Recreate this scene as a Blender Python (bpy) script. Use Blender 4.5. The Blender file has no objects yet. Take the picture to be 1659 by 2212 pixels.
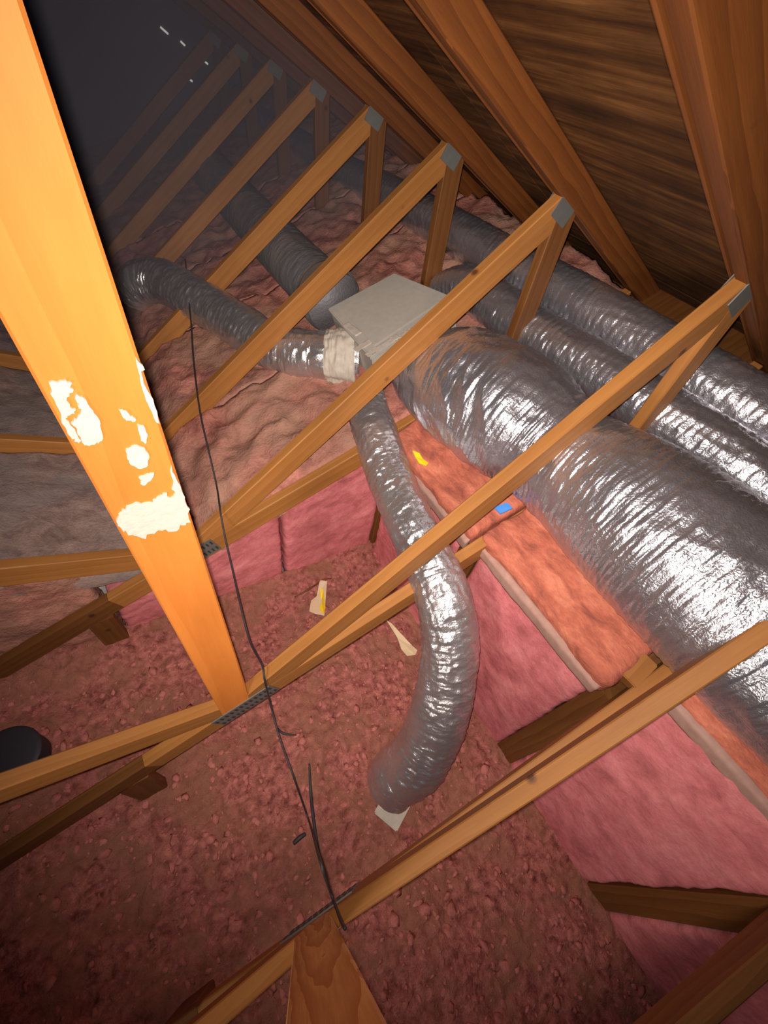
import bpy, math, random
import numpy as np
from mathutils import Vector, Matrix

# ---------------------------------------------------------------- camera
C = bpy.context.scene.collection
scene = bpy.context.scene
RM = np.array([[0.851019, -0.503696, 0.148514],
               [-0.309380, -0.709424, -0.633247],
               [0.424324, 0.492958, -0.759567]])      # rows: image right, image down, view direction
FPX = 900.288
CX, CY = 829.5, 1106.0
cam_d = bpy.data.cameras.new('camera')
cam = bpy.data.objects.new('camera', cam_d)
C.objects.link(cam)
cam_d.sensor_fit = 'AUTO'; cam_d.sensor_width = 36.0
cam_d.lens = FPX * 36.0 / 2212.0
cam_d.clip_start = 0.01; cam_d.clip_end = 60
m = Matrix.Identity(4)
for i in range(3):
    m[i][0] = RM[0][i]; m[i][1] = -RM[1][i]; m[i][2] = -RM[2][i]
cam.matrix_world = m
scene.camera = cam

# ---------------------------------------------------------------- world, light, exposure
w = bpy.data.worlds.new('world'); scene.world = w; w.use_nodes = True
bg = w.node_tree.nodes['Background']
bg.inputs[0].default_value = (0.55, 0.5, 0.75, 1); bg.inputs[1].default_value = 0.05
scene.view_settings.view_transform = 'Standard'
scene.view_settings.look = 'None'
scene.view_settings.gamma = 1.0
scene.view_settings.use_curve_mapping = False
scene.view_settings.exposure = 0.0


def lamp(name, loc, aim, watts, size_deg, blend, radius, color, smooth):
    l = bpy.data.lights.new(name, 'SPOT')
    l.energy = watts; l.spot_size = math.radians(size_deg); l.spot_blend = blend
    l.shadow_soft_size = radius; l.color = color
    l.use_nodes = True
    nt = l.node_tree; em = nt.nodes['Emission']
    fo = nt.nodes.new('ShaderNodeLightFalloff')
    fo.inputs['Strength'].default_value = 1.0; fo.inputs['Smooth'].default_value = smooth
    nt.links.new(fo.outputs['Quadratic'], em.inputs['Strength'])
    o = bpy.data.objects.new(name, l); C.objects.link(o)
    o.location = loc
    o.rotation_euler = (Vector(aim) - Vector(loc)).to_track_quat('-Z', 'Y').to_euler()
    return o


# the phone's own flash, a couple of centimetres up and left of its lens
_fl = -0.010 * RM[0] - 0.018 * RM[1] - 0.01 * RM[2]
_aim = RM[2] * 2 + RM[0] * 0.10 - RM[1] * 0.45
lamp('flash_light', tuple(_fl), tuple(_aim), 268.0, 141, 1.0, 0.006, (1.0, 0.92, 0.85), 1.9)
# added fill lamp low on the left, pulls the duct highlights that way
lamp('fill_lamp', (-0.75, -0.30, -0.55), (1.0, 0.5, -0.9), 62.0, 150, 1.0, 0.12, (1.0, 0.90, 0.80), 1.5)

# ---------------------------------------------------------------- helpers
S = 0.61
Y0 = -0.157


def yk(k):
    return -0.63 if k == -1 else (-0.137 if k == 0 else Y0 + k * S)


def ray(p):
    return RM.T @ np.array([(p[0] - CX) / FPX, (p[1] - CY) / FPX, 1.0])


def at_y(p, Y):
    d = ray(p); return d * Y / d[1]


def at_z(p, z):
    d = ray(p); return d * z / d[2]


def at_x(p, x):
    d = ray(p); return d * x / d[0]


def at_slope(p, h):            # meets the sloped ceiling z = R(x) + h
    d = ray(p); return d * ((RZ0 + h) / (d[2] - RS * d[0]))


RZ0, RS = -1.457, 0.395        # rising ceiling chord, right of the node
LS = -0.42                     # ceiling chord left of the node


def Rz(x):
    return RZ0 + RS * x


def Lz(x):
    return RZ0 + LS * x


def raf(x):                    # centre line of the rafters
    return -0.246 - 0.482 * (x - 1.345)


def _hash(i, j, k, seed=0):
    n = (i.astype(np.int64) * 73856093) ^ (j.astype(np.int64) * 19349663) ^ (k.astype(np.int64) * 83492791) ^ (seed * 2654435761)
    n = n & 0xffffffff
    n = ((n ^ (n >> 15)) * 2246822519) & 0xffffffff
    n = ((n ^ (n >> 13)) * 3266489917) & 0xffffffff
    n = n ^ (n >> 16)
    return n.astype(np.float64) / 4294967295.0


def vnoise(x, y, z, seed=0):
    x, y, z = np.broadcast_arrays(np.asarray(x, float), np.asarray(y, float), np.asarray(z, float))
    i, j, k = np.floor(x), np.floor(y), np.floor(z)
    fx, fy, fz = x - i, y - j, z - k
    fx, fy, fz = [t * t * (3 - 2 * t) for t in (fx, fy, fz)]
    i, j, k = i.astype(np.int64), j.astype(np.int64), k.astype(np.int64)
    r = 0
    for a in (0, 1):
        for b in (0, 1):
            for c in (0, 1):
                wgt = (fx if a else 1 - fx) * (fy if b else 1 - fy) * (fz if c else 1 - fz)
                r = r + wgt * _hash(i + a, j + b, k + c, seed)
    return r * 2 - 1


def fbm(x, y, z, oct=4, seed=0):
    r = 0; a = 1.0; s = 0
    for o in range(oct):
        r = r + a * vnoise(x * 2 ** o, y * 2 ** o, z * 2 ** o, seed + o); s += a; a *= 0.5
    return r / s


def worley(x, y, seed=0):
    i, j = np.floor(x), np.floor(y)
    best = np.full(np.shape(x), 9.0)
    for a in (-1, 0, 1):
        for b in (-1, 0, 1):
            ii, jj = (i + a).astype(np.int64), (j + b).astype(np.int64)
            px = ii + _hash(ii, jj, ii * 0 + 1, seed); py = jj + _hash(ii, jj, ii * 0 + 2, seed)
            best = np.minimum(best, (px - x) ** 2 + (py - y) ** 2)
    return np.sqrt(best)


def mesh_np(name, verts, faces, mat=None, smooth=True):
    me = bpy.data.meshes.new(name)
    me.from_pydata(np.asarray(verts).tolist(), [], faces if isinstance(faces, list) else faces.tolist())
    if smooth:
        me.polygons.foreach_set('use_smooth', [True] * len(me.polygons))
    if mat: me.materials.append(mat)
    me.update()
    return me


def link(name, me, parent=None, loc=(0, 0, 0), rot=(0, 0, 0)):
    o = bpy.data.objects.new(name, me); C.objects.link(o)
    o.location = loc; o.rotation_euler = rot
    if parent is not None: o.parent = parent
    return o


def tag(o, label=None, cat=None, group=None, kind=None):
    if label: o['label'] = label
    if cat: o['category'] = cat
    if group: o['group'] = group
    if kind: o['kind'] = kind
    return o


def thing(name, label, cat, loc=(0, 0, 0), group=None, kind=None):
    o = bpy.data.objects.new(name, None); C.objects.link(o); o.location = loc
    o.empty_display_size = 0.05
    return tag(o, label, cat, group, kind)


# ---------------------------------------------------------------- materials
class NT:
    def __init__(s, name):
        s.m = bpy.data.materials.new(name); s.m.use_nodes = True
        s.t = s.m.node_tree; s.b = s.t.nodes['Principled BSDF']

    def n(s, typ, **kw):
        n = s.t.nodes.new('ShaderNode' + typ)
        for k, v in kw.items():
            if hasattr(n, k): setattr(n, k, v)
            else: n.inputs[k.replace('_', ' ')].default_value = v
        return n

    def l(s, a, b):
        s.t.links.new(a, b)

    def coord(s, scale=(1, 1, 1), rnd=False):
        tc = s.n('TexCoord'); mp = s.n('Mapping'); mp.inputs['Scale'].default_value = scale
        src = tc.outputs['Object']
        if rnd:
            oi = s.n('ObjectInfo'); mu = s.n('Math', operation='MULTIPLY'); mu.inputs[1].default_value = 37.0
            s.l(oi.outputs['Random'], mu.inputs[0])
            va = s.n('VectorMath', operation='ADD'); s.l(src, va.inputs[0]); s.l(mu.outputs[0], va.inputs[1])
            src = va.outputs[0]
        s.l(src, mp.inputs[0]); return mp.outputs[0]

    def ramp(s, fac, stops):
        r = s.n('ValToRGB'); e = r.color_ramp.elements
        while len(e) < len(stops): e.new(0.5)
        for el, (p, c) in zip(e, stops):
            el.position = p; el.color = (*c, 1) if len(c) == 3 else c
        s.l(fac, r.inputs[0]); return r.outputs[0]

    def noise(s, vec, scale, detail=4, rough=0.55, dist=0):
        n = s.n('TexNoise'); n.inputs['Scale'].default_value = scale; n.inputs['Detail'].default_value = detail
        n.inputs['Roughness'].default_value = rough; n.inputs['Distortion'].default_value = dist
        s.l(vec, n.inputs['Vector']); return n.outputs['Fac']

    def mix(s, fac, a, b, mode='MIX'):
        n = s.n('Mix', data_type='RGBA', blend_type=mode)
        for sock, v in ((n.inputs[0], fac), (n.inputs[6], a), (n.inputs[7], b)):
            if isinstance(v, (int, float)): sock.default_value = v
            elif isinstance(v, tuple): sock.default_value = (*v, 1)
            else: s.l(v, sock)
        return n.outputs[2]

    def bump(s, h, strength, dist=0.01):
        b = s.n('Bump'); b.inputs['Strength'].default_value = strength; b.inputs['Distance'].default_value = dist
        s.l(h, b.inputs['Height']); s.l(b.outputs[0], s.b.inputs['Normal'])


def wood(name, light, dark, knot, grain=0.5, rough=0.6, ring=16.0, knots=True, cathedral=False):
    t = NT(name)
    v = t.coord((0.9, 5, 5), not cathedral)
    if cathedral:
        v.node.inputs['Rotation'].default_value = (0, 0, 0.20)
        v.node.inputs['Location'].default_value = (0, 0.05, 0.06)
    nz = t.noise(v, 3.0, 3, 0.5)
    wv = t.n('TexWave', wave_type='RINGS', rings_direction='X', wave_profile='SAW')
    wv.inputs['Scale'].default_value = ring / 6; wv.inputs['Distortion'].default_value = 5.0
    wv.inputs['Detail'].default_value = 2.5; wv.inputs['Detail Scale'].default_value = 0.9
    t.l(v, wv.inputs['Vector'])
    vf = t.coord((6, 120, 120), True)
    fine = t.noise(vf, 1.6, 4, 0.6)
    c1 = t.mix(t.ramp(wv.outputs['Fac'], [(0.0, (0, 0, 0)), (1.0, (grain, grain, grain))]), light, dark)
    c2 = t.mix(t.ramp(fine, [(0.35, (0, 0, 0)), (0.75, (grain * .7,) * 3)]), c1, dark)
    c3 = t.mix(t.ramp(nz, [(0.3, (0.82, 0.80, 0.78)), (0.7, (1.08, 1.06, 1.05))]), c2, c2)
    mul = t.mix(1.0, c2, t.ramp(nz, [(0.3, (0.80, 0.78, 0.74)), (0.7, (1.0, 1.0, 1.0))]), 'MULTIPLY')
    col = mul
    if knots:
        vk = t.coord((1, 1.0, 1.0), True)
        vo = t.n('TexVoronoi', feature='F1'); vo.inputs['Scale'].default_value = 5.5; t.l(vk, vo.inputs['Vector'])
        kk = t.ramp(vo.outputs['Distance'], [(0.035, (1, 1, 1)), (0.09, (0, 0, 0))])
        col = t.mix(kk, mul, knot)
    oi = t.n('ObjectInfo')
    tint = t.ramp(oi.outputs['Random'], [(0, (0.86, 0.84, 0.80)), (1, (1, 1, 1))])
    col = t.mix(1.0, col, tint, 'MULTIPLY')
    t.l(col, t.b.inputs['Base Color'])
    t.b.inputs['Roughness'].default_value = rough
    t.b.inputs['Specular IOR Level'].default_value = 0.3
    t.bump(fine, 0.25, 0.002)
    return t.m


def fluff(name, a, b, c, scale=18, bumpd=0.012, bs=0.8, stretch=(1, 1, 1), patch=None):
    t = NT(name)
    v = t.coord(stretch)
    n1 = t.noise(v, scale, 6, 0.65, 0.4)
    n2 = t.noise(v, scale * 0.22, 3, 0.5)
    n3 = t.noise(v, scale * 7, 4, 0.7)
    col = t.ramp(n1, [(0.30, c), (0.48, b), (0.66, a)])
    col = t.mix(t.ramp(n3, [(0.35, (0.35,) * 3), (0.6, (0, 0, 0))]), col, c)
    if patch:
        col = t.mix(t.ramp(n2, [(0.42, (0, 0, 0)), (0.6, (0.8, 0.8, 0.8))]), col, patch)
    t.l(col, t.b.inputs['Base Color'])
    t.b.inputs['Roughness'].default_value = 0.95
    t.b.inputs['Specular IOR Level'].default_value = 0.1
    ad = t.n('Math', operation='ADD'); t.l(n1, ad.inputs[0]); 
    mu = t.n('Math', operation='MULTIPLY'); mu.inputs[1].default_value = 0.35; t.l(n3, mu.inputs[0]); t.l(mu.outputs[0], ad.inputs[1])
    t.bump(ad.outputs[0], bs, bumpd)
    return t.m


def foil(name, base, rough, metal, bs=0.5, sc=1.0):
    t = NT(name)
    v = t.coord()
    vo = t.n('TexVoronoi', feature='F1', distance='EUCLIDEAN'); vo.inputs['Scale'].default_value = 60 * sc
    nz = t.n('TexNoise'); nz.inputs['Scale'].default_value = 25 * sc; nz.inputs['Detail'].default_value = 5
    t.l(v, nz.inputs['Vector'])
    mx = t.mix(0.12, v, nz.outputs['Color'])
    t.l(mx, vo.inputs['Vector'])
    n2 = t.noise(v, 140 * sc, 3, 0.6)
    n3 = t.noise(v, 9, 3, 0.5)
    ad = t.n('Math', operation='MULTIPLY_ADD'); t.l(n2, ad.inputs[0]); ad.inputs[1].default_value = 0.35
    t.l(vo.outputs['Distance'], ad.inputs[2])
    col = t.mix(t.ramp(n3, [(0.35, (0, 0, 0)), (0.65, (0.6, 0.6, 0.6))]), base, tuple(x * 0.72 for x in base))
    t.l(col, t.b.inputs['Base Color'])
    t.b.inputs['Metallic'].default_value = metal
    rr = t.n('Mix'); rr.inputs[2].default_value = rough * 0.75; rr.inputs[3].default_value = rough * 1.25
    t.l(n3, rr.inputs[0]); t.l(rr.outputs[0], t.b.inputs['Roughness'])
    t.bump(ad.outputs[0], bs, 0.006)
    return t.m


def plain(name, col, rough=0.6, metal=0, var=0.15, sc=30, bs=0.1):
    t = NT(name)
    n = t.noise(t.coord(), sc, 4)
    t.l(t.mix(n, tuple(x * (1 - var) for x in col), tuple(min(1, x * (1 + var)) for x in col)), t.b.inputs['Base Color'])
    t.b.inputs['Roughness'].default_value = rough; t.b.inputs['Metallic'].default_value = metal
    if bs: t.bump(n, bs, 0.002)
    return t.m


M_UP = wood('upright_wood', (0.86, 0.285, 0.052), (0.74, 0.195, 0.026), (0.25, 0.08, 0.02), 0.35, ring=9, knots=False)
M_UP0 = wood('grainy_wood', (0.95, 0.56, 0.22), (0.55, 0.22, 0.06), (0.25, 0.08, 0.02), 0.9, ring=42, knots=False, cathedral=True)
M_WEB = wood('web_wood', (0.42, 0.178, 0.046), (0.29, 0.10, 0.021), (0.10, 0.035, 0.015), 0.45)
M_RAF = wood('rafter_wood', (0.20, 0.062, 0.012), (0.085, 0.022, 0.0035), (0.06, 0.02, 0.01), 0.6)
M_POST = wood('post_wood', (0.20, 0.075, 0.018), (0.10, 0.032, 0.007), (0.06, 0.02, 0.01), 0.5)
M_PLATE = plain('galvanised_steel', (0.22, 0.215, 0.20), 0.5, 0.6, 0.2)
M_SLOT = plain('dark_slot', (0.02, 0.02, 0.02), 0.9)
M_FLOOR = fluff('blown_insulation', (0.70, 0.25, 0.20), (0.45, 0.145, 0.12), (0.15, 0.04, 0.032), 34, 0.016, 1.0, patch=(0.36, 0.15, 0.095))
M_CLUMP = fluff('pink_nuggets', (0.56, 0.20, 0.165), (0.46, 0.155, 0.13), (0.28, 0.085, 0.07), 20, 0.01, 0.8)
M_PINK = fluff('pink_batt', (0.70, 0.24, 0.24), (0.62, 0.18, 0.19), (0.40, 0.11, 0.11), 9, 0.012, 0.55, stretch=(1, 1, 1))
M_SALM = fluff('salmon_batt', (0.60, 0.205, 0.125), (0.46, 0.13, 0.08), (0.24, 0.07, 0.05), 10, 0.014, 0.6, stretch=(2.2, 0.8, 1.5))
M_FAR = fluff('ruffled_batt', (0.58, 0.24, 0.18), (0.42, 0.16, 0.12), (0.20, 0.07, 0.06), 12, 0.02, 0.8, patch=(0.36, 0.20, 0.14))
M_GREY = fluff('dusty_batt', (0.36, 0.24, 0.20), (0.27, 0.18, 0.155), (0.15, 0.09, 0.08), 16, 0.015, 0.7, patch=(0.24, 0.19, 0.175))
M_FOIL = foil('duct_foil', (0.66, 0.64, 0.69), 0.28, 0.9, 0.22, 1.3)
M_FOILB = foil('branch_foil', (0.66, 0.62, 0.63), 0.30, 0.86, 0.22, 1.4)
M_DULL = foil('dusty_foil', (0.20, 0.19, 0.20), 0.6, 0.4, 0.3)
M_BOARD = plain('duct_board', (0.40, 0.36, 0.31), 0.8, 0, 0.12, 40)
M_TAPE = plain('duct_mastic', (0.47, 0.40, 0.33), 0.7, 0, 0.2, 60, 0.4)
M_DRY = plain('drywall', (0.5, 0.46, 0.42), 0.9)
M_KRAFT = plain('kraft_facing', (0.34, 0.19, 0.15), 0.8, 0, 0.25, 50, 0.3)
M_CABLE = plain('black_cable', (0.03, 0.022, 0.025), 0.6, 0, 0.1)
M_BLACK = plain('black_metal', (0.02, 0.018, 0.025), 0.6)
M_WHITE = plain('white_plaster', (0.66, 0.53, 0.45), 0.85, 0, 0.12, 90, 0.6)
M_BLUE = plain('blue_tape', (0.05, 0.22, 0.62), 0.6)
M_YEL = plain('yellow_plastic', (0.80, 0.55, 0.01), 0.5)
M_PAPER = plain('beige_paper', (0.62, 0.46, 0.28), 0.8)
M_SHEET = None


def sheath_mat():
    t = NT('roof_sheathing')
    v = t.coord((14, 0.9, 14))
    n = t.noise(v, 1.6, 6, 0.68, 0.3)
    n2 = t.noise(t.coord(), 3.5, 4, 0.6)
    v3 = t.coord((40, 2.5, 40)); n3 = t.noise(v3, 2.0, 4, 0.6)
    col = t.ramp(n, [(0.36, (0.035, 0.011, 0.002)), (0.50, (0.105, 0.038, 0.007)), (0.68, (0.24, 0.10, 0.028))])
    col = t.mix(t.ramp(n3, [(0.35, (0.5, 0.5, 0.5)), (0.6, (0, 0, 0))]), col, (0.08, 0.03, 0.01))
    col = t.mix(1.0, col, t.ramp(n2, [(0.35, (0.55, 0.5, 0.45)), (0.65, (1, 1, 1))]), 'MULTIPLY')
    t.l(col, t.b.inputs['Base Color']); t.b.inputs['Roughness'].default_value = 0.8
    t.b.inputs['Specular IOR Level'].default_value = 0.2
    t.bump(n, 0.5, 0.004)
    return t.m


M_SHEET = sheath_mat()
M_SLATE = plain('slate_grey', (0.13, 0.12, 0.15), 0.85, 0, 0.3, 4)  # plain dark blue-grey for the far wall
M_DAY = NT('daylight').m
_b = M_DAY.node_tree.nodes['Principled BSDF']
_b.inputs['Emission Color'].default_value = (1, 0.95, 0.85, 1); _b.inputs['Emission Strength'].default_value = 0.9

# ---------------------------------------------------------------- geometry builders
_cache = {}


def bar_mesh(L, W, T, mat, ch=0.003):
    """chamfered stick: length along x, thickness along y, width along z, from x=0"""
    key = ('bar', round(L, 4), W, T, mat.name)
    if key in _cache: return _cache[key]
    a, b = T / 2, W / 2
    prof = [(-a + ch, -b), (a - ch, -b), (a, -b + ch), (a, b - ch), (a - ch, b), (-a + ch, b), (-a, b - ch), (-a, -b + ch)]
    n = len(prof); vs = []; fs = []
    for x in (0, L):
        vs += [(x, y, z) for y, z in prof]
    for i in range(n):
        j = (i + 1) % n
        fs.append([i, j, n + j, n + i])
    fs.append(list(range(n))[::-1]); fs.append([n + i for i in range(n)])
    me = mesh_np('stick', vs, fs, mat, False)
    _cache[key] = me
    return me


def member(parent, name, p0, p1, W=0.089, T=0.038, mat=M_WEB, y=0.0, origin=(0, 0)):
    dx, dz = p1[0] - p0[0], p1[1] - p0[1]
    L = math.hypot(dx, dz)
    return link(name, bar_mesh(L, W, T, mat), parent, (p0[0] - origin[0], y, p0[1] - origin[1]), (0, -math.atan2(dz, dx), 0))


def box_mesh(sx, sy, sz, mat, ch=0.0):
    key = ('box', sx, sy, sz, mat.name)
    if key in _cache: return _cache[key]
    vs = [(x * sx / 2, y * sy / 2, z * sz / 2) for x in (-1, 1) for y in (-1, 1) for z in (-1, 1)]
    fs = [[0, 1, 3, 2], [4, 6, 7, 5], [0, 4, 5, 1], [2, 3, 7, 6], [0, 2, 6, 4], [1, 5, 7, 3]]
    me = mesh_np('block', vs, fs, mat, False)
    if ch:
        import bmesh
        bm = bmesh.new(); bm.from_mesh(me)
        bmesh.ops.bevel(bm, geom=bm.edges[:], offset=ch, segments=2, affect='EDGES')
        bm.to_mesh(me); bm.free()
    _cache[key] = me
    return me


def plate_mesh(w_, h_, slots=True, t=0.0016):
    """toothed connector plate with rows of punched slots standing slightly proud"""
    key = ('plate', w_, h_, slots)
    if key in _cache: return _cache[key]
    vs = []; fs = []; mi = []

    def bx(x0, x1, y0, y1, z0, z1, k):
        n = len(vs)
        vs.extend([(x, y, z) for x in (x0, x1) for y in (y0, y1) for z in (z0, z1)])
        for f in [[0, 1, 3, 2], [4, 6, 7, 5], [0, 4, 5, 1], [2, 3, 7, 6], [0, 2, 6, 4], [1, 5, 7, 3]]:
            fs.append([n + q for q in f]); mi.append(k)
    bx(-w_ / 2, w_ / 2, -t, t, -h_ / 2, h_ / 2, 0)
    nx = int(w_ / 0.016); nz = max(1, int(h_ / 0.03))
    for i in range(nx if slots else 0):
        x = -w_ / 2 + (i + .5) * w_ / nx
        for j in range(nz):
            z = -h_ / 2 + (j + .5) * h_ / nz
            bx(x - .0032, x + .0032, -t - .0012, t + .0012, z - .010, z + .010, 1)
    me = mesh_np('plate', vs, fs, M_PLATE, False)
    me.materials.append(M_SLOT)
    me.polygons.foreach_set('material_index', mi)
    _cache[key] = me
    return me


def spline(pts, n):
    P = np.asarray(pts, float)
    E = np.vstack([2 * P[0] - P[1], P, 2 * P[-1] - P[-2]])
    ts = np.linspace(0, len(P) - 1 - 1e-9, n)
    out = []
    for t in ts:
        i = int(t); u = t - i
        a, b, c, d = E[i], E[i + 1], E[i + 2], E[i + 3]
        out.append(0.5 * ((2 * b) + (-a + c) * u + (2 * a - 5 * b + 4 * c - d) * u * u + (-a + 3 * b - 3 * c + d) * u ** 3))
    return np.array(out)


def tube(pts, radii, nl, nc, mat, name='tube', rib=0.0, rib_n=0.03, wr=0.0, seed=1, squash=None, caps=True, wrf=1.0, folds=None):
    n = nl
    PR = np.hstack([np.asarray(pts, float), np.asarray(radii, float)[:, None]])
    SP = spline(PR, n * 3)
    # resample by length
    d = np.r_[0, np.cumsum(np.linalg.norm(np.diff(SP[:, :3], axis=0), axis=1))]
    s = np.linspace(0, d[-1], n)
    SP = np.stack([np.interp(s, d, SP[:, i]) for i in range(SP.shape[1])], 1)
    P, r = SP[:, :3], SP[:, 3]
    T = np.gradient(P, axis=0); T /= np.linalg.norm(T, axis=1)[:, None]
    N = np.zeros_like(P); up = np.array([0, 0, 1.0])
    v = up - (up @ T[0]) * T[0]
    if np.linalg.norm(v) < 1e-3: v = np.array([1.0, 0, 0]) - T[0][0] * T[0]
    v /= np.linalg.norm(v)
    for i in range(n):
        v = v - (v @ T[i]) * T[i]; v /= np.linalg.norm(v); N[i] = v
    B = np.cross(T, N)
    th = np.linspace(0, 2 * np.pi, nc, endpoint=False)
    ct, st = np.cos(th), np.sin(th)
    ss = s[:, None] + 0 * th[None]
    cx = ct[None] + 0 * ss; sx = st[None] + 0 * ss
    off = 0
    if rib:
        ph = ss / rib_n + 0.5 * th[None] / (2 * np.pi) + 0.25 * vnoise(ss * 8, cx * 1.5, sx * 1.5, seed)
        a = 0.55 + 0.45 * vnoise(ss * 6, cx * 1.2 + 9, sx * 1.2, seed + 5)
        off = off + rib * a * (np.abs(np.sin(np.pi * ph)) ** 0.7 - 0.5)
    if wr:
        q = 1 - np.abs(fbm(ss * 26 * wrf + 0.9 * cx, cx * 1.7, sx * 1.7, 3, seed + 11)) * 2.2
        q2 = 1 - np.abs(fbm(ss * 9 * wrf + 2.0 * sx, cx * 2.6, sx * 2.6, 2, seed + 21)) * 2.2
        q3 = fbm(ss * 95 * wrf + cx, cx * 3.5, sx * 3.5, 2, seed + 31)
        q4 = fbm(ss * 40, cx * 14, sx * 14, 2, seed + 37)
        off = off + wr * (0.65 * q + 0.7 * q2 + 0.5 * q3 + 0.25 * q4)
    if folds:
        s0, sw, amp, fr = folds
        env = np.exp(-((ss - s0) / sw) ** 2)
        fd = 1 - np.abs(fbm(ss * fr + 1.2 * cx + 0.6 * sx, cx * 1.3, sx * 1.3, 2, seed + 51)) * 2.6
        off = off + amp * env * fd
    off = off + 0.03 * r[:, None] * vnoise(ss * 3, cx, sx, seed + 3)
    rr = r[:, None] + off
    kz = 1.0 if squash is None else squash
    V = P[:, None, :] + rr[..., None] * (cx[..., None] * N[:, None, :] * kz + sx[..., None] * B[:, None, :])
    V = V.reshape(-1, 3)
    I = np.arange(n - 1)[:, None] * nc; J = np.arange(nc)[None]; K = (J + 1) % nc
    F = np.stack([I + J, I + K, I + nc + K, I + nc + J], -1).reshape(-1, 4).tolist()
    if caps:
        F.append(list(range(nc))[::-1]); F.append([(n - 1) * nc + i for i in range(nc)])
    return mesh_np(name, V, F, mat)


def ring_along(pts, radii, t, width, grow, mat):
    """a short collar around a tube near its start"""
    P = np.asarray(pts, float)
    d = P[1] - P[0]; d /= np.linalg.norm(d)
    a = P[0] + d * t
    return tube([a, a + d * width / 2, a + d * width], [radii[0] + grow] * 3, 8, 48, mat, 'collar')


def hfield(x0, x1, y0, y1, step, fn, mat, skirt=0.15, name='field'):
    nx = max(2, int((x1 - x0) / step) + 1); ny = max(2, int((y1 - y0) / step) + 1)
    X, Y = np.meshgrid(np.linspace(x0, x1, nx), np.linspace(y0, y1, ny), indexing='ij')
    Z = fn(X, Y)
    V = np.stack([X, Y, Z], -1).reshape(-1, 3)
    I = np.arange(nx - 1)[:, None] * ny; J = np.arange(ny - 1)[None]
    F = np.stack([I + J, I + ny + J, I + ny + J + 1, I + J + 1], -1).reshape(-1, 4).tolist()
    # skirt
    loop = [i * ny for i in range(nx)] + [(nx - 1) * ny + j for j in range(1, ny)] + \
           [i * ny + ny - 1 for i in range(nx - 2, -1, -1)] + [j for j in range(ny - 2, 0, -1)]
    base = len(V)
    Vb = V[loop].copy(); Vb[:, 2] -= skirt
    V = np.vstack([V, Vb]); n = len(loop)
    for i in range(n):
        j = (i + 1) % n
        F.append([loop[i], base + i, base + j, loop[j]])
    return mesh_np(name, V, F, mat)


def batt_mesh(o, u, v, t, step, mat, amp=0.012, seed=0, edge=0.02):
    """soft slab: corner o, edge vectors u, v and thickness vector t"""
    o, u, v, t = [np.asarray(q, float) for q in (o, u, v, t)]
    lu, lv, lt = [np.linalg.norm(q) for q in (u, v, t)]
    nu, nv, nt = [max(3, int(q / step)) for q in (lu, lv, lt)]
    idx = {}; V = []; F = []

    def vid(i, j, k):
        if (i, j, k) not in idx:
            idx[(i, j, k)] = len(V); V.append((i / nu, j / nv, k / nt))
        return idx[(i, j, k)]
    for i in range(nu):
        for j in range(nv):
            F.append([vid(i, j, 0), vid(i, j + 1, 0), vid(i + 1, j + 1, 0), vid(i + 1, j, 0)])
            F.append([vid(i, j, nt), vid(i + 1, j, nt), vid(i + 1, j + 1, nt), vid(i, j + 1, nt)])
    for i in range(nu):
        for k in range(nt):
            F.append([vid(i, 0, k), vid(i + 1, 0, k), vid(i + 1, 0, k + 1), vid(i, 0, k + 1)])
            F.append([vid(i, nv, k), vid(i, nv, k + 1), vid(i + 1, nv, k + 1), vid(i + 1, nv, k)])
    for j in range(nv):
        for k in range(nt):
            F.append([vid(0, j, k), vid(0, j, k + 1), vid(0, j + 1, k + 1), vid(0, j + 1, k)])
            F.append([vid(nu, j, k), vid(nu, j + 1, k), vid(nu, j + 1, k + 1), vid(nu, j, k + 1)])
    A = np.array(V)
    # rounded edges
    c = A - 0.5
    size = np.array([lu, lv, lt])
    P = c * size
    h = size / 2; e = min(edge, lt * 0.45)
    Q = np.clip(P, -(h - e), h - e); D = P - Q; dn = np.linalg.norm(D, axis=1)
    k = np.where(dn > e, e / np.maximum(dn, 1e-9), 1.0)
    P = Q + D * k[:, None]
    nrm = np.where(dn[:, None] > 1e-6, D / np.maximum(dn, 1e-6)[:, None], np.sign(c) * (np.abs(c) > 0.49))
    W = o + (P / size + 0.5) @ np.stack([u, v, t])
    wn = nrm @ np.stack([u / lu, v / lv, t / lt])
    a = fbm(W[:, 0] * 7, W[:, 1] * 7, W[:, 2] * 7, 4, seed)
    b = fbm(W[:, 0] * 30, W[:, 1] * 30, W[:, 2] * 30, 3, seed + 7)
    W = W + wn * (amp * 1.3 * a + amp * 0.5 * b)[:, None]
    me = mesh_np('batt', W, F, mat)
    return me


# ================================================================= SETTING
# drywall under the insulation
fl = link('floor', box_mesh(5.6, 3.2, 0.02, M_DRY), None, (-1.9, -0.5, -2.09)); tag(fl, kind='structure')
# knee wall backing at the right of the low ceiling
wr = link('wall_right', box_mesh(0.013, 2.8, 0.90, M_POST), None, (1.0, -0.4, -1.62)); tag(wr, kind='structure')
wb = link('wall_back', box_mesh(4.6, 0.013, 0.45, M_DRY), None, (-1.3, 1.22, -1.90)); tag(wb, kind='structure')
u2 = link('floor', box_mesh(1.7, 2.9, 0.012, M_POST), None, (1.83, -0.35, Rz(1.83) - 0.062), (0, -math.atan(RS), 0)); tag(u2, kind='structure')
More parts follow.
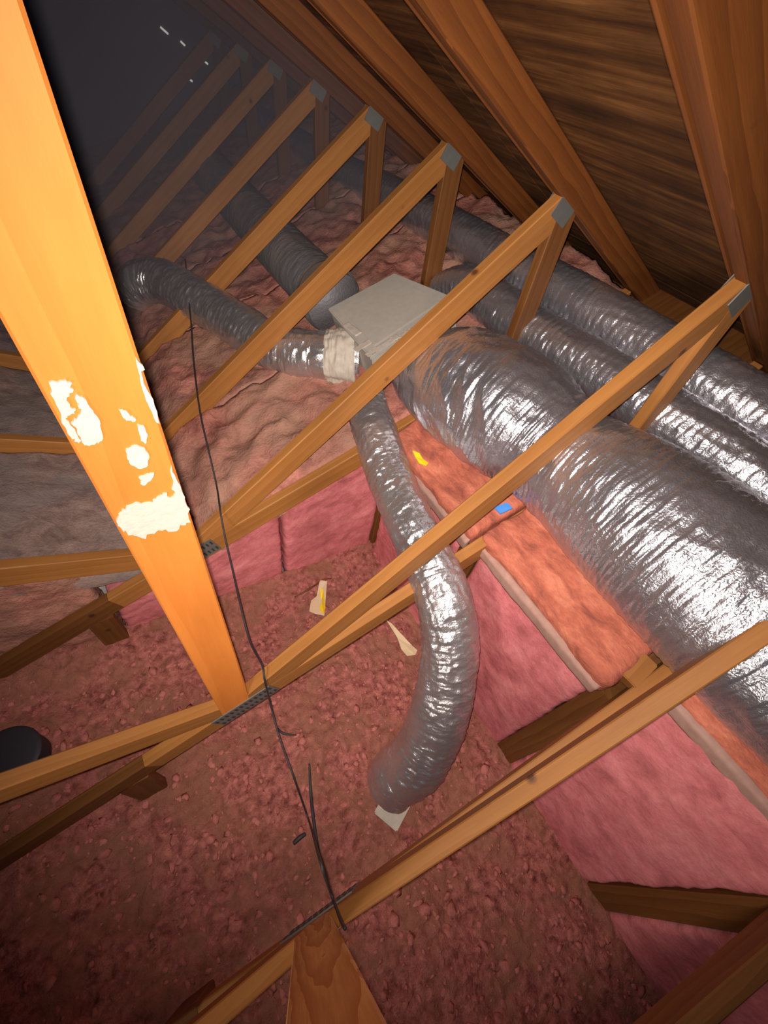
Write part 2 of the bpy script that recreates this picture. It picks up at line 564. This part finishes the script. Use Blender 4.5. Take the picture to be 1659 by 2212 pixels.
# far gable wall
gv = [(-4.8, 0, -2.0), (2.55, 0, -2.0), (2.55, 0, raf(2.55) + 0.04), (-2.0, 0, raf(-2.0) + 0.04), (-4.8, 0, raf(0.8) + 0.04)]
vs = [(x, 5.65, z) for x, y, z in gv] + [(x, 5.68, z) for x, y, z in gv]
fs = [[0, 1, 2, 3, 4], [9, 8, 7, 6, 5]] + [[i, i + 5, (i + 1) % 5 + 5, (i + 1) % 5] for i in range(5)]
wf = link('wall_far', mesh_np('wall_far', vs, fs, M_SLATE, False)); tag(wf, kind='structure')
for p, L, ang in (((355, 66), 0.065, -0.55), ((395, 94), 0.04, -0.6), ((440, 131), 0.08, -0.5), ((408, 170), 0.065, -0.5)):
    q = at_y(p, 5.64)
    g = link('light_gap', box_mesh(L, 0.006, 0.014, M_DAY), wf, tuple(q), (0, -ang, 0))

# roof sheathing in separate panels
roof = bpy.data.objects.new('ceiling', None); C.objects.link(roof); tag(roof, kind='structure')
th = math.atan(0.482); PH = 1.22 * math.cos(th)
seams = [1.022 + PH * i for i in (2, 1, 0, -1, -2)]
for r_, xr in enumerate(seams):
    xl = max(xr - PH, -2.0); xr_ = min(xr, 2.62)
    if xr_ - xl < 0.1: continue
    ysh = 0.0 if r_ % 2 else 1.22
    y = -0.95 - ysh
    while y < 5.6:
        a, b = max(y, -0.95), min(y + 2.44, 5.7)
        if b - a > 0.1:
            Ls = (xr_ - xl) / math.cos(th) - 0.004
            xm = (xl + xr_) / 2
            link('plywood_panel', box_mesh(round(Ls, 3), round(b - a - 0.004, 3), 0.012, M_SHEET), roof,
                 (xm, (a + b) / 2, raf(xm) + 0.0575 + 0.0012 * (r_ % 2)), (0, th, 0))
        y += 2.44
for i, (xa, xb) in enumerate([(-2.0, -3.09), (-3.09, -4.18), (-4.18, -4.9)]):
    xm = (xa + xb) / 2
    link('plywood_panel', box_mesh(round((xa - xb) / math.cos(th) - .004, 3), 6.6, 0.012, M_SHEET), roof,
         (xm, 2.38, raf(-4.0 - xm) + 0.0575), (0, -th, 0))

we = link('wall_eave', box_mesh(0.013, 6.7, 0.9, M_SHEET), None, (2.6, 2.35, -1.15)); tag(we, kind='structure')
ws = link('wall_soffit', box_mesh(0.75, 6.7, 0.013, M_SHEET), None, (2.25, 2.35, -1.02)); tag(ws, kind='structure')

# ================================================================= TRUSSES
B = (0.0, RZ0); T = (1.345, -0.315)
ORD = {-1: 'roof truss nearest the bottom right corner, only its rising chord in view',
       0: 'roof truss at the bottom with bold cathedral grain on its upright board',
       1: 'roof truss with the big orange upright board smeared with white plaster',
       2: 'roof truss whose diagonal web passes over the grey duct box corner',
       3: 'roof truss with its diagonal web just behind the grey duct box',
       4: 'fourth roof truss back, its knotty pale web above the left foil branch',
       5: 'fifth roof truss back, its dim web ending at the buried chord',
       6: 'sixth roof truss back, dim brown web in the dark',
       7: 'seventh roof truss back, barely lit in the dark',
       8: 'farthest roof truss, almost lost in the dark by the end wall'}


def truss(k):
    y = yk(k)
    lab = ORD[k]
    t = thing('roof_truss', lab, 'truss', (0, y, RZ0), 'roof trusses in a row')
    o = (0, RZ0)
    mu = M_UP if k >= 1 else M_UP0
    if k == -1: mu = M_WEB
    mw = M_POST if k == -1 else M_WEB
    # upright board from the node up to the rafter
    member(t, 'upright', (-0.0285, RZ0 + 0.03), (-0.0285, raf(-0.03) - 0.05), mat=mu, y=-0.0005, origin=o)
    # chords crossing at the node
    member(t, 'sloping_chord', (-0.30, Rz(-0.30)), (2.02, Rz(2.02)), mat=mw, y=0.0, origin=o)
    member(t, 'sloping_chord', (-1.35, Rz(-1.35)), (-0.301, Rz(-0.301)), mat=M_POST, y=0.0, origin=o)  # darker wood colour stands in for shading and dust on the left end
    member(t, 'sloping_chord', (-0.06, Lz(-0.06) + 0.012), (-2.6, Lz(-2.6)), W=0.0885, T=0.037, mat=M_WEB, y=0.0006, origin=o)
    # diagonal web and short web
    member(t, 'diagonal_web', (0.03, RZ0 + 0.05), (1.352, T[1] + 0.010), mat=mw, T=0.0375, y=0.0002, origin=o)
    member(t, 'short_web', (1.368, T[1] + 0.005), (1.392, Rz(1.39) + 0.045), mat=M_WEB if k < 2 else M_POST, T=0.0372, y=-0.0003, origin=o)
    # rafter
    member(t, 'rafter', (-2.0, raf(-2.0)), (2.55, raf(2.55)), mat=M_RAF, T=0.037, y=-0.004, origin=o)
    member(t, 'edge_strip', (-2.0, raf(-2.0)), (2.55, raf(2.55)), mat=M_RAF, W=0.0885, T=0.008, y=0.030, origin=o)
    # connector plates on the near face
    for sgn in (-1, 1):
        link('connector_plate', plate_mesh(0.20, 0.085), t, (0.0, sgn * 0.0208, 0.012), (0, -math.atan(RS), 0))
        link('connector_plate', plate_mesh(0.088, 0.075, False), t, (T[0] + 0.0, sgn * 0.0208, T[1] - RZ0 + 0.004), (0, th, 0))
    if k <= 2:
        member(t, 'drop_post', (0.905, -2.04), (0.905, Rz(0.905) - 0.05), T=0.088, W=0.038, mat=M_POST,
               y={-1: -0.02, 0: 0.023}.get(k, 0.055), origin=o)
        member(t, 'drop_post', (-0.38, -2.04), (-0.38, Rz(-0.38) - 0.048), T=0.038, W=0.089, mat=M_POST, y=0.0, origin=o)
    return t


TR = {k: truss(k) for k in range(-1, 9)}

# ---------------------------------------------------------------- white plaster smears on upright of truss 1
up1 = [c for c in TR[1].children if c.name.startswith('upright')][0]
rng = random.Random(4)


def ragged(poly, n=4, amp=4.0, seed=0):
    r = random.Random(seed); out = []
    for i in range(len(poly)):
        a, b = poly[i], poly[(i + 1) % len(poly)]
        for j in range(n):
            u = j / n
            out.append((a[0] + (b[0] - a[0]) * u + r.uniform(-amp, amp) * (j > 0), a[1] + (b[1] - a[1]) * u + r.uniform(-amp, amp) * (j > 0)))
    return out


def smear(poly, yy, t=0.0025, seed=0, amp=4):
    pts = [at_y(p, yy) for p in ragged(poly, 4, amp, seed)]
    n = len(pts)
    vs = [(p[0], yy + 0.0006, p[2]) for p in pts] + [(p[0] * 0.995, yy - t, p[2]) for p in pts]
    fs = [list(range(n)), [n + i for i in range(n)][::-1]] + [[i, i + n, (i + 1) % n + n, (i + 1) % n] for i in range(n)]
    me = mesh_np('smear', vs, fs, M_WHITE, False)
    o = link('plaster_smear', me, up1)
    o.matrix_parent_inverse = (Matrix.Translation((0, yk(1), RZ0)) @ up1.matrix_basis).inverted()
    o['label'] = 'white plaster smear'
    return o


FY = yk(1) - 0.0195
smear([(104, 824), (128, 820), (150, 823), (156, 845), (142, 862), (150, 876), (162, 884), (152, 892), (140, 900), (150, 915), (176, 950), (160, 952), (145, 935), (125, 880), (112, 855)], FY, seed=1)
smear([(163, 850), (180, 858), (196, 880), (214, 905), (220, 935), (216, 950), (196, 958), (178, 955), (165, 930), (152, 912), (168, 896), (174, 880), (166, 868)], FY, seed=2)
smear([(256, 883), (272, 886), (280, 896), (292, 902), (290, 908), (272, 906), (264, 898)], FY, seed=3, amp=1.5)
smear([(296, 916), (310, 918), (318, 935), (314, 956), (304, 950), (300, 935)], FY, seed=4, amp=1.5)
smear([(272, 968), (290, 960), (312, 966), (322, 985), (316, 1006), (298, 1010), (280, 1000), (273, 985)], FY, seed=5, amp=1.5)
smear([(299, 1030), (318, 1022), (332, 1020), (326, 1034), (312, 1046), (303, 1044), (306, 1036)], FY, seed=6, amp=1.5)
smear([(250, 1124), (262, 1104), (280, 1090), (300, 1084), (330, 1084), (342, 1070), (352, 1064), (368, 1074), (378, 1062), (372, 1050), (370, 1004), (388, 1045), (404, 1092), (411, 1126), (392, 1132), (372, 1146), (350, 1144), (330, 1150), (305, 1160), (276, 1154), (262, 1140)], FY, seed=7)
smear([(292, 768), (312, 796), (304, 800), (312, 830), (330, 860), (345, 915), (334, 905), (318, 868), (306, 835), (298, 800)], FY, seed=8, amp=1.5)

# ================================================================= INSULATION
# blown clumps on the low ceiling


def floor_fn(X, Y):
    base = -1.985 + 0.10 * np.clip((0.6 - X) / 1.4, 0, 1.3) + 0.10 * np.clip((-0.45 - X) / 0.5, 0, 1) ** 1.5
    c1 = worley(X * 22, Y * 22, 3); c2 = worley(X * 48, Y * 48, 5)
    g = fbm(X * 4, Y * 4, X * 0, 4, 2)
    h = 0.020 * (1 - np.clip(c1, 0, 1) ** 1.5) * (0.4 + 0.6 * vnoise(X * 9, Y * 9, X * 0, 8) ** 2 + .3) + 0.007 * (1 - np.clip(c2, 0, 1))
    return base + 0.022 * g + h + 0.06 * np.clip((Y - 0.92) / 0.15, 0, 1)


b = link('blown_insulation', hfield(-1.95, 0.955, -1.6, 1.10, 0.0085, floor_fn, M_FLOOR, 0.05))
tag(b, 'loose pink blown insulation spread over the low ceiling in the middle', 'insulation', kind='stuff')


def clump_cloud():
    rs = np.random.default_rng(5)
    n = 3000
    import itertools
    ico = []
    ph = (1 + 5 ** .5) / 2
    iv = np.array([(-1, ph, 0), (1, ph, 0), (-1, -ph, 0), (1, -ph, 0), (0, -1, ph), (0, 1, ph), (0, -1, -ph), (0, 1, -ph), (ph, 0, -1), (ph, 0, 1), (-ph, 0, -1), (-ph, 0, 1)]) / 1.9
    fi = np.array([(0, 11, 5), (0, 5, 1), (0, 1, 7), (0, 7, 10), (0, 10, 11), (1, 5, 9), (5, 11, 4), (11, 10, 2), (10, 7, 6), (7, 1, 8), (3, 9, 4), (3, 4, 2), (3, 2, 6), (3, 6, 8), (3, 8, 9), (4, 9, 5), (2, 4, 11), (6, 2, 10), (8, 6, 7), (9, 8, 1)])
    x = rs.uniform(-1.3, 0.84, n); y = rs.uniform(-1.0, 1.0, n)
    z = floor_fn(x, y)
    V = []; F = []
    for i in range(n):
        s = 0.004 + 0.012 * rs.uniform(0, 1) ** 2
        q = iv * (1 + rs.uniform(-.45, .45, (12, 1)))
        q = q * np.array([s * rs.uniform(.6, 1.7), s * rs.uniform(.6, 1.7), s * .6])
        V.append(q + (x[i], y[i], z[i] - s * .25)); F.append(fi + 12 * i)
    return mesh_np('clumps', np.vstack(V), np.vstack(F), M_CLUMP, True)


b = link('insulation_clumps', clump_cloud())
tag(b, 'small loose nuggets of pink insulation scattered over the low ceiling', 'insulation', kind='stuff')


# beyond truss 2: ruffled batts lying on the sloping chords
def far_fn(X, Y):
    prof = np.interp(X, [-2.6, -0.6, -0.3, 0.0, 0.2, 0.45, 0.8, 1.3, 2.1],
                     [Lz(-2.6) - .01, Lz(-.6) - .01, Lz(-.3) - .0, RZ0 + .03, Rz(.2) + .085, Rz(.45) + .08, Rz(.8) + .07, Rz(1.3) + .06, Rz(2.1) + .04])
    g = fbm(X * 3.2, Y * 2.2, X * 0, 3, 31)
    r = 1 - np.abs(fbm(X * 7 + Y * 4, Y * 5 - X * 3, X * 0, 3, 41)) * 2.4
    f = fbm(X * 28, Y * 22, X * 0, 3, 51)
    right = np.clip((X + 0.1) / 0.3, 0, 1)
    z = prof + 0.028 * g + right * 0.026 * r + 0.008 * f
    near = np.clip((Y - 1.09) / 0.18, 0, 1)
    z = z - (1 - near) * 0.04 * right
    z = z + 0.05 * np.clip((Y - 3.2) / 3, 0, 1)
    return z


bays = [(1.088, 1.66, 'behind the second truss'), (1.668, 2.27, 'next to the grey duct box'), (2.278, 2.88, 'past the grey duct box'), (2.888, 3.49, 'in the dim fourth bay')]
for a, b_, w_ in bays:
    o = link('insulation_batt', hfield(0.0, 2.05, a, b_, 0.016, far_fn, M_FAR, 0.16))
    tag(o, 'ruffled pink insulation batt on the right ' + w_, 'insulation', 'ruffled batts beyond the second truss')
    o = link('insulation_batt', hfield(-2.5, -0.006, a, b_, 0.018, far_fn, M_GREY, 0.16))
    tag(o, 'grey dusty insulation batt on the left ' + w_, 'insulation', 'dusty batts beyond the second truss')
o = link('distant_insulation', hfield(-2.5, 2.05, 3.498, 5.63, 0.03, far_fn, M_FAR, 0.1))
tag(o, 'dim insulation spread between the farthest trusses', 'insulation', kind='stuff')

# wall batts standing under the second truss (facing the camera)
yw = yk(2) + 0.022
GW = 'pink batts standing around the low ceiling'
for x0, x1, lab in ((-0.33, 0.372, 'smooth pink batt standing under the second truss, left of the dark joint'),
                    (0.392, 0.885, 'smooth pink batt standing under the second truss, right of the dark joint')):
    z0 = -2.02
    top0, top1 = Rz(x0) - 0.03, Rz(x1) - 0.03
    me = batt_mesh((x0, yw + 0.00, z0), (x1 - x0, 0, 0), (0, 0, 1.0), (0, 0.10, 0), 0.016, M_PINK, 0.008, int(x0 * 10) + 50)
    # slope the top to the chord
    for v in me.vertices:
        xx = min(max(v.co.x, x0), x1)
        f = (v.co.z - z0)
        v.co.z = z0 + f * (Rz(xx) - 0.02 - z0)
    o = link('insulation_batt', me); tag(o, lab, 'insulation', GW)
me = batt_mesh((-1.9, yw, -2.02), (1.55, 0, 0), (0, 0, 1.0), (0, 0.10, 0), 0.018, M_FAR, 0.016, 77)
for v in me.vertices:
    xx = min(max(v.co.x, -1.9), -0.33)
    v.co.z = -2.02 + (v.co.z + 2.02) * (Lz(xx) - 0.05 + 2.02 if xx < 0 else 0.5)
o = link('insulation_batt', me); tag(o, 'rough brownish batt filling behind the dark chord at the left edge', 'insulation', GW)

# wall batts on the right of the low ceiling (facing left)
for y0, y1, top, lab, mt in ((yk(1) + 0.10, 1.055, Rz(.88) + .01, 'pink batt face behind the foil drop duct', M_PINK),
                         (yk(0) + 0.068, yk(1) + 0.005, Rz(.88) - .02, 'smooth pink batt face right of the foil drop duct', M_PINK),
                         (-0.605, yk(0) - 0.018, Rz(.88) + 0.15, 'large streaky pink batt face near the bottom right', M_PINK),
                         (-1.5, -0.70, Rz(.88) - .02, 'dark pink batt face in the bottom right corner', M_PINK)):
    me = batt_mesh((0.885, y0, -2.02), (0, y1 - y0, 0), (0, 0, top + 2.02), (0.09, 0, 0), 0.014, mt, 0.009, int(y0 * 10) + 90)
    o = link('insulation_batt', me); tag(o, lab, 'insulation', GW)

# top batts lying on the rising chords
GT = 'salmon batts lying along the foot of the big duct'
for y0, y1, h, x0, x1, lab in ((yk(1) + 0.03, 1.035, 0.055, 0.84, 1.75, 'salmon batt with the yellow tag, between two diagonal webs'),
                               (yk(0) + 0.055, yk(1) + 0.02, 0.06, 0.865, 1.75, 'bright salmon batt along the big duct below the blue tape'),
                               (-0.66, yk(0) - 0.03, 0.165, 0.905, 1.75, 'salmon batt at the right edge below the biggest duct')):
    me = batt_mesh((x0, y0, Rz(x0) - 0.03), (0, y1 - y0, 0), (x1 - x0, 0, (x1 - x0) * RS), (-0.02, 0, h + 0.03), 0.014, M_SALM, 0.013, int(y0 * 20) + 300)
    me.flip_normals()
    root = link('insulation_batt', me); tag(root, lab, 'insulation', GT)
    # kraft facing edge showing along the left side
    me = batt_mesh((x0 - 0.022, y0 + .005, Rz(x0) - 0.035 + (h - 0.035) * (h > .1)), (0, y1 - y0 - .01, 0), (0.022, 0, 0.012), (-0.006, 0, 0.05), 0.01, M_KRAFT, 0.004, int(y0 * 20) + 400, 0.006)
    f = link('paper_facing', me, root); f['label'] = 'greyish paper facing edge'

q = at_slope((1385, 1440), 0.06)
o = link('wood_block', box_mesh(0.09, 0.05, 0.05, M_WEB, 0.003), None, (q[0], yk(0) + 0.045, Rz(q[0]) + 0.035), (0.05, -math.atan(RS), 0.12))
tag(o, 'short splintered wood block between two salmon batts beside the biggest duct', 'wood block')

# ================================================================= DUCTS


def depth_pt(p, dpt):
    return ray(p) * dpt


def under(parent, name, me):
    o = link(name, me, parent); o.matrix_parent_inverse = Matrix.Translation(parent.location).inverted(); return o


# grey duct box
h = 0.25
cs = [at_slope(p, h) for p in ((852, 589), (990, 645), (800, 772), (708, 666))]
ctr = sum(cs) / 4
e1 = (cs[0] + cs[1] - cs[2] - cs[3]) / 2      # long direction
e2 = (cs[1] + cs[2] - cs[0] - cs[3]) / 2
nrm = np.cross(e2, e1); nrm /= np.linalg.norm(nrm)
if nrm[2] < 0: nrm = -nrm
bxo = thing('duct_box', 'grey duct board distribution box where the foil ducts meet', 'duct box', tuple(ctr - nrm * 0.2))


def slab(corners, dn, mat):
    n = len(corners)
    vs = [tuple(c) for c in corners] + [tuple(c - nrm * dn) for c in corners]
    fs = [list(range(n)), [n + i for i in range(n)][::-1]] + [[i, i + n, (i + 1) % n + n, (i + 1) % n] for i in range(n)]
    me = mesh_np('slab', vs, fs, mat, False)
    import bmesh
    bm = bmesh.new(); bm.from_mesh(me)
    bmesh.ops.recalc_face_normals(bm, faces=bm.faces)
    bmesh.ops.bevel(bm, geom=[e for e in bm.edges], offset=0.004, segments=2, affect='EDGES')
    bm.to_mesh(me); bm.free(); return me


inn = [ctr + (c - ctr) * 0.97 - nrm * 0.018 for c in cs]
under(bxo, 'box_body', slab(inn, 0.26, M_BOARD))
A_, B_, C_, D_ = cs
lid = [A_, B_, C_, D_, D_ + (A_ - D_) * 0.28 + (C_ - D_) * -0.03]
under(bxo, 'box_lid', slab([A_, B_, C_, D_], 0.018, M_BOARD))
rimin = [ctr + (c - ctr) * 0.80 + nrm * 0.004 for c in cs]
under(bxo, 'raised_panel', slab(rimin, 0.006, M_BOARD))
# mastic smears along the front corner of the box
for i, (u, v_, s1, s2) in enumerate(((0.06, 0.80, 0.10, 0.03), (0.20, 0.94, 0.16, 0.028), (0.06, 0.5, 0.03, 0.10), (0.45, 0.95, 0.12, 0.02))):
    # u along C->B / D->A, v from D side to C side
    p = D_ + (A_ - D_) * u + (C_ - D_) * v_
    me = batt_mesh(p - e1 / np.linalg.norm(e1) * s1 / 2 - e2 / np.linalg.norm(e2) * s2 / 2 + nrm * 0.0, e1 / np.linalg.norm(e1) * s1, e2 / np.linalg.norm(e2) * s2, nrm * 0.0025, 0.003, M_TAPE, 0.003, 700 + i, 0.001)
    me.flip_normals()
    o = under(bxo, 'mastic_smear', me); o['label'] = 'beige mastic smear'
# big trunk duct
big = [(1.11, 1.32, -0.965), (1.08, 1.16, -0.925), (1.045, 0.96, -0.84), (1.06, 0.72, -0.80), (1.085, 0.49, -0.81), (1.07, 0.20, -0.775), (1.055, -0.10, -0.76), (1.07, -0.45, -0.76), (1.07, -0.8, -0.76)]
br = [0.135, 0.155, 0.185, 0.20, 0.172, 0.20, 0.205, 0.205, 0.205]
d = thing('flexible_duct', 'biggest silver foil duct running from the grey box to the right edge', 'duct', (1.07, 0.3, -0.95))


def under(parent, name, me):
    o = link(name, me, parent); o.matrix_parent_inverse = Matrix.Translation(parent.location).inverted(); return o


under(d, 'foil_jacket', tube(big, br, 1300, 200, M_FOIL, rib=0.0022, rib_n=0.016, wr=0.0048, seed=3, folds=(0.45, 0.38, 0.013, 13)))
# mid and outer ducts
d2 = [at_x(p, x) for p, x in (((800, 400), 1.40), ((900, 520), 1.42), ((1000, 612), 1.40), ((1110, 690), 1.41), ((1250, 775), 1.42), ((1420, 890), 1.43), ((1560, 985), 1.44), ((1800, 1160), 1.45), ((2100, 1400), 1.45))]
d2 = [d2[i] for i in (2, 3, 4, 5, 6, 7)]
d2 = [np.array([1.37, 1.62, -0.80])] + d2
d2 = [q + np.array([0.07, 0, -0.035]) for q in d2]
dd = thing('flexible_duct', 'middle silver foil duct between the biggest duct and the outermost duct', 'duct', tuple(d2[3]))
under(dd, 'foil_jacket', tube(d2, [0.095] * len(d2), 700, 96, M_FOIL, rib=0.003, rib_n=0.026, wr=0.0035, seed=8))
d3 = [at_x(p, 1.68) for p in ((560, 262), (650, 318), (740, 372), (830, 418), (900, 457), (1080, 560), (1250, 658), (1430, 768), (1659, 908), (1850, 1030))]
dd = thing('flexible_duct', 'outermost silver foil duct running under the rafters', 'duct', tuple(d3[5]))
under(dd, 'foil_jacket', tube(d3, [0.10] * len(d3), 1100, 96, M_FOIL, rib=0.003, rib_n=0.028, wr=0.0035, seed=14))

# branch to the left with curled bright end
bl = [(D_ + C_) * .5 - nrm * 0.15 + e1 * 0.04] + [at_z(p, z) for p, z in (((712, 772), -1.02), ((690, 768), -1.03), ((645, 764), -1.05), ((580, 745), -1.07), ((520, 705), -1.07), ((455, 665), -1.07), ((400, 632), -1.08), ((350, 608), -1.10), ((305, 612), -1.14), ((285, 640), -1.22))]
dd = thing('flexible_duct', 'crumpled foil branch duct heading left from the grey box', 'duct', tuple(bl[4]))
under(dd, 'foil_jacket', tube(bl, [0.095] * 2 + [0.098, 0.1, 0.1, 0.1, 0.1, 0.1, 0.105, 0.105, 0.09], 700, 90, M_FOILB, rib=0.003, rib_n=0.032, wr=0.006, seed=22))
under(dd, 'mastic_collar', tube([bl[0] * .85 + bl[1] * .15, bl[0] * .4 + bl[1] * .6, bl[1] * .75 + bl[2] * .25], [0.120, 0.113, 0.100], 60, 72, M_TAPE, wr=0.011, seed=60))

# dusty trunk going away from the box
tk = [at_x(p, 0.93) for p in ((722, 655), (690, 622), (640, 572), (580, 508), (500, 420), (430, 338))]
dd = thing('flexible_duct', 'dull grey dusty duct running away into the dark behind the box', 'duct', tuple(tk[3]))
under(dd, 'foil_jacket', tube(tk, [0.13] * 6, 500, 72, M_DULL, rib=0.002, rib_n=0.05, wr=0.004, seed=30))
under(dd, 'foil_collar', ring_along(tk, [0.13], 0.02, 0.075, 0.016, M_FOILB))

# flexible drop down to the boot
dr = [(0.80, 1.235, -0.98)] + [at_z(p, z) for p, z in (((792, 880), -1.03), ((815, 950), -1.06), ((838, 1020), -1.10), ((868, 1090), -1.11), ((900, 1160), -1.12), ((935, 1230), -1.15), ((960, 1300), -1.19), ((972, 1375), -1.27), ((968, 1450), -1.37), ((952, 1530), -1.49), ((930, 1590), -1.62), ((898, 1648), -1.75), ((858, 1676), -1.86), ((843, 1698), -1.92))]
rd = [0.075, 0.078, 0.08, 0.08, 0.079, 0.079, 0.083, 0.088, 0.091, 0.094, 0.096, 0.099, 0.10, 0.098, 0.092]
dd = thing('flexible_duct', 'silver foil drop duct curving down to the ceiling boot', 'duct', tuple(dr[-1]))
under(dd, 'foil_jacket', tube(dr, rd, 1000, 110, M_FOILB, rib=0.0018, rib_n=0.024, wr=0.0062, seed=40, wrf=0.8))

# duct boot under the drop
q = at_z((849, 1742), -1.945)
bt = thing('duct_boot', 'pale square ceiling boot under the end of the drop duct', 'duct boot', (q[0], q[1], -1.935))
link('boot_flange', box_mesh(0.12, 0.105, 0.03, M_TAPE, 0.004), bt, (0, 0, 0.0), (0.05, -0.08, 0.45))
link('boot_box', box_mesh(0.105, 0.09, 0.09, M_BOARD, 0.004), bt, (0, 0, -0.045), (0, 0, 0.45))

# ================================================================= CABLES
cb = [at_z((400, 560), -1.02), at_z((412, 690), -1.04), at_z((418, 780), -1.07), at_z((432, 890), -1.12), at_z((452, 980), -1.18), at_z((468, 1050), -1.24),
      at_y((476, 1105), 1.04), at_y((486, 1160), 0.97), at_y((502, 1230), 0.85), at_y((520, 1310), 0.70), at_y((540, 1385), 0.58), at_y((566, 1436), 0.475),
      at_y((572, 1470), 0.432), at_y((583, 1515), 0.425), at_y((603, 1590), 0.33), at_y((635, 1680), 0.20), at_y((668, 1775), 0.08), at_y((692, 1860), -0.02), at_y((715, 1930), -0.09), at_y((735, 1985), -0.125), at_y((745, 2005), -0.112)]
cb = np.array(cb)
o = link('electrical_cable', tube(cb, [0.0032] * len(cb), 320, 10, M_CABLE))
tag(o, 'thin black cable draped across the trusses from top to bottom', 'cable')
c2 = [at_z((668, 1650), -1.80), at_z((672, 1720), -1.84), at_z((680, 1790), -1.88), at_z((690, 1845), -1.90)]
o = link('wire_offcut', tube(c2, [0.0035, 0.006, 0.006, 0.004], 40, 10, M_CABLE))
tag(o, 'short thick black wire offcut beside the long cable', 'wire')
c3 = [at_z((634, 1822), -1.895), at_z((647, 1810), -1.89), at_z((660, 1801), -1.893)]
o = link('black_chip', tube(c3, [0.007, 0.008, 0.006], 12, 8, M_CABLE))
tag(o, 'small black chip lying on the pink insulation left of the cable', 'debris')
c4 = [at_z((598, 1572), -1.87), at_z((612, 1584), -1.862), at_z((640, 1588), -1.872)]
o = link('black_twig', tube(c4, [0.003, 0.005, 0.002], 16, 8, M_CABLE))
tag(o, 'small dark sliver beside the cable below the connector plate', 'debris')

# ================================================================= SCRAPS


def scrap(name, poly, fn, mat, label, cat, t=0.003, curl=0.0, parent=None):
    pts = [fn(p) for p in poly]
    ce = sum(pts) / len(pts)
    n = len(pts)
    vs = []
    for q in pts:
        d_ = np.linalg.norm(q - ce)
        vs.append((q[0], q[1], q[2] + curl * d_))
    vs2 = [(x, y, z + t) for x, y, z in vs]
    fs = [[i for i in range(n)][::-1], [n + i for i in range(n)]] + [[i, (i + 1) % n, (i + 1) % n + n, i + n] for i in range(n)]
    o = link(name, mesh_np(name, vs + vs2, fs, mat, False), parent)
    if cat: tag(o, label, cat)
    return o


scrap('tape_scrap', [(1066, 1098), (1094, 1088), (1106, 1100), (1080, 1112)], lambda p: at_slope(p, 0.105), M_BLUE, 'blue tape scrap at the tip of the salmon batt', 'tape', 0.004, 0.1)
scrap('yellow_tag', [(890, 978), (905, 982), (913, 994), (924, 1004), (920, 1009), (905, 1002), (897, 990)], lambda p: at_slope(p, 0.085), M_YEL, 'bright yellow plastic tag on the batt beside the drop duct', 'tag', 0.004, 0.15)
pf = lambda p: at_z(p, -1.93)
sc = scrap('paper_scrap', [(690, 1262), (706, 1262), (704, 1300), (700, 1335), (680, 1330), (668, 1325), (672, 1300), (684, 1290)], pf, M_PAPER, 'crumpled pale wrapper with a yellow stripe above the diagonal web', 'paper scrap', 0.004, 0.25)
scrap('yellow_stripe', [(690, 1275), (698, 1278), (703, 1315), (699, 1330), (690, 1318), (694, 1300)], lambda p: at_z(p, -1.918), M_YEL, None, None, 0.004, 0.25, sc)
scrap('white_tip', [(692, 1255), (702, 1256), (700, 1266), (692, 1264)], lambda p: at_z(p, -1.91), M_WHITE, None, None, 0.006, 0.1, sc)
scrap('paper_strip', [(833, 1345), (845, 1352), (870, 1376), (890, 1398), (900, 1408), (895, 1418), (878, 1420), (866, 1404), (858, 1380)], lambda p: at_z(p, -1.94), M_PAPER, 'torn beige paper strip on the insulation left of the drop duct', 'paper scrap', 0.004, 0.2)
c5 = [at_z((636, 1290), -1.93), at_z((664, 1275), -1.915), at_z((700, 1252), -1.92), at_z((716, 1250), -1.925)]
o = link('wood_sliver', tube(c5, [0.003, 0.005, 0.005, 0.003], 16, 8, M_POST)); tag(o, 'thin brown wood sliver beside the crumpled wrapper', 'debris')

# recessed lamp can at the left edge
q = at_z((15, 1640), -1.78)
cn = thing('recessed_light', 'round black recessed light can at the left edge', 'light can', (q[0], q[1], -1.90))
link('can', tube([(0, 0, 0), (0, 0, 0.06), (0, 0, 0.125)], [0.095, 0.095, 0.095], 14, 48, M_BLACK), cn)
link('can_cap', tube([(0, 0, 0.125), (0, 0, 0.135), (0, 0, 0.14)], [0.1, 0.1, 0.085], 8, 48, M_BLACK), cn)

# ---------------------------------------------------------------- added haze volume for the bluish veil at the far left
hz = bpy.data.materials.new('veil_haze'); hz.use_nodes = True
nt = hz.node_tree
nt.nodes.remove(nt.nodes['Principled BSDF'])
vol = nt.nodes.new('ShaderNodeVolumePrincipled')
vol.inputs['Color'].default_value = (0.60, 0.56, 0.68, 1)
vol.inputs['Density'].default_value = 0.30
vol.inputs['Anisotropy'].default_value = 0.0
nt.links.new(vol.outputs[0], nt.nodes['Material Output'].inputs['Volume'])
o = link('veil_haze', box_mesh(5.4, 3.4, 2.6, hz), None, (-1.0, 3.90, -0.3))
tag(o, 'thin bluish veil added as haze over the far dark end of the attic', 'haze', kind='stuff')
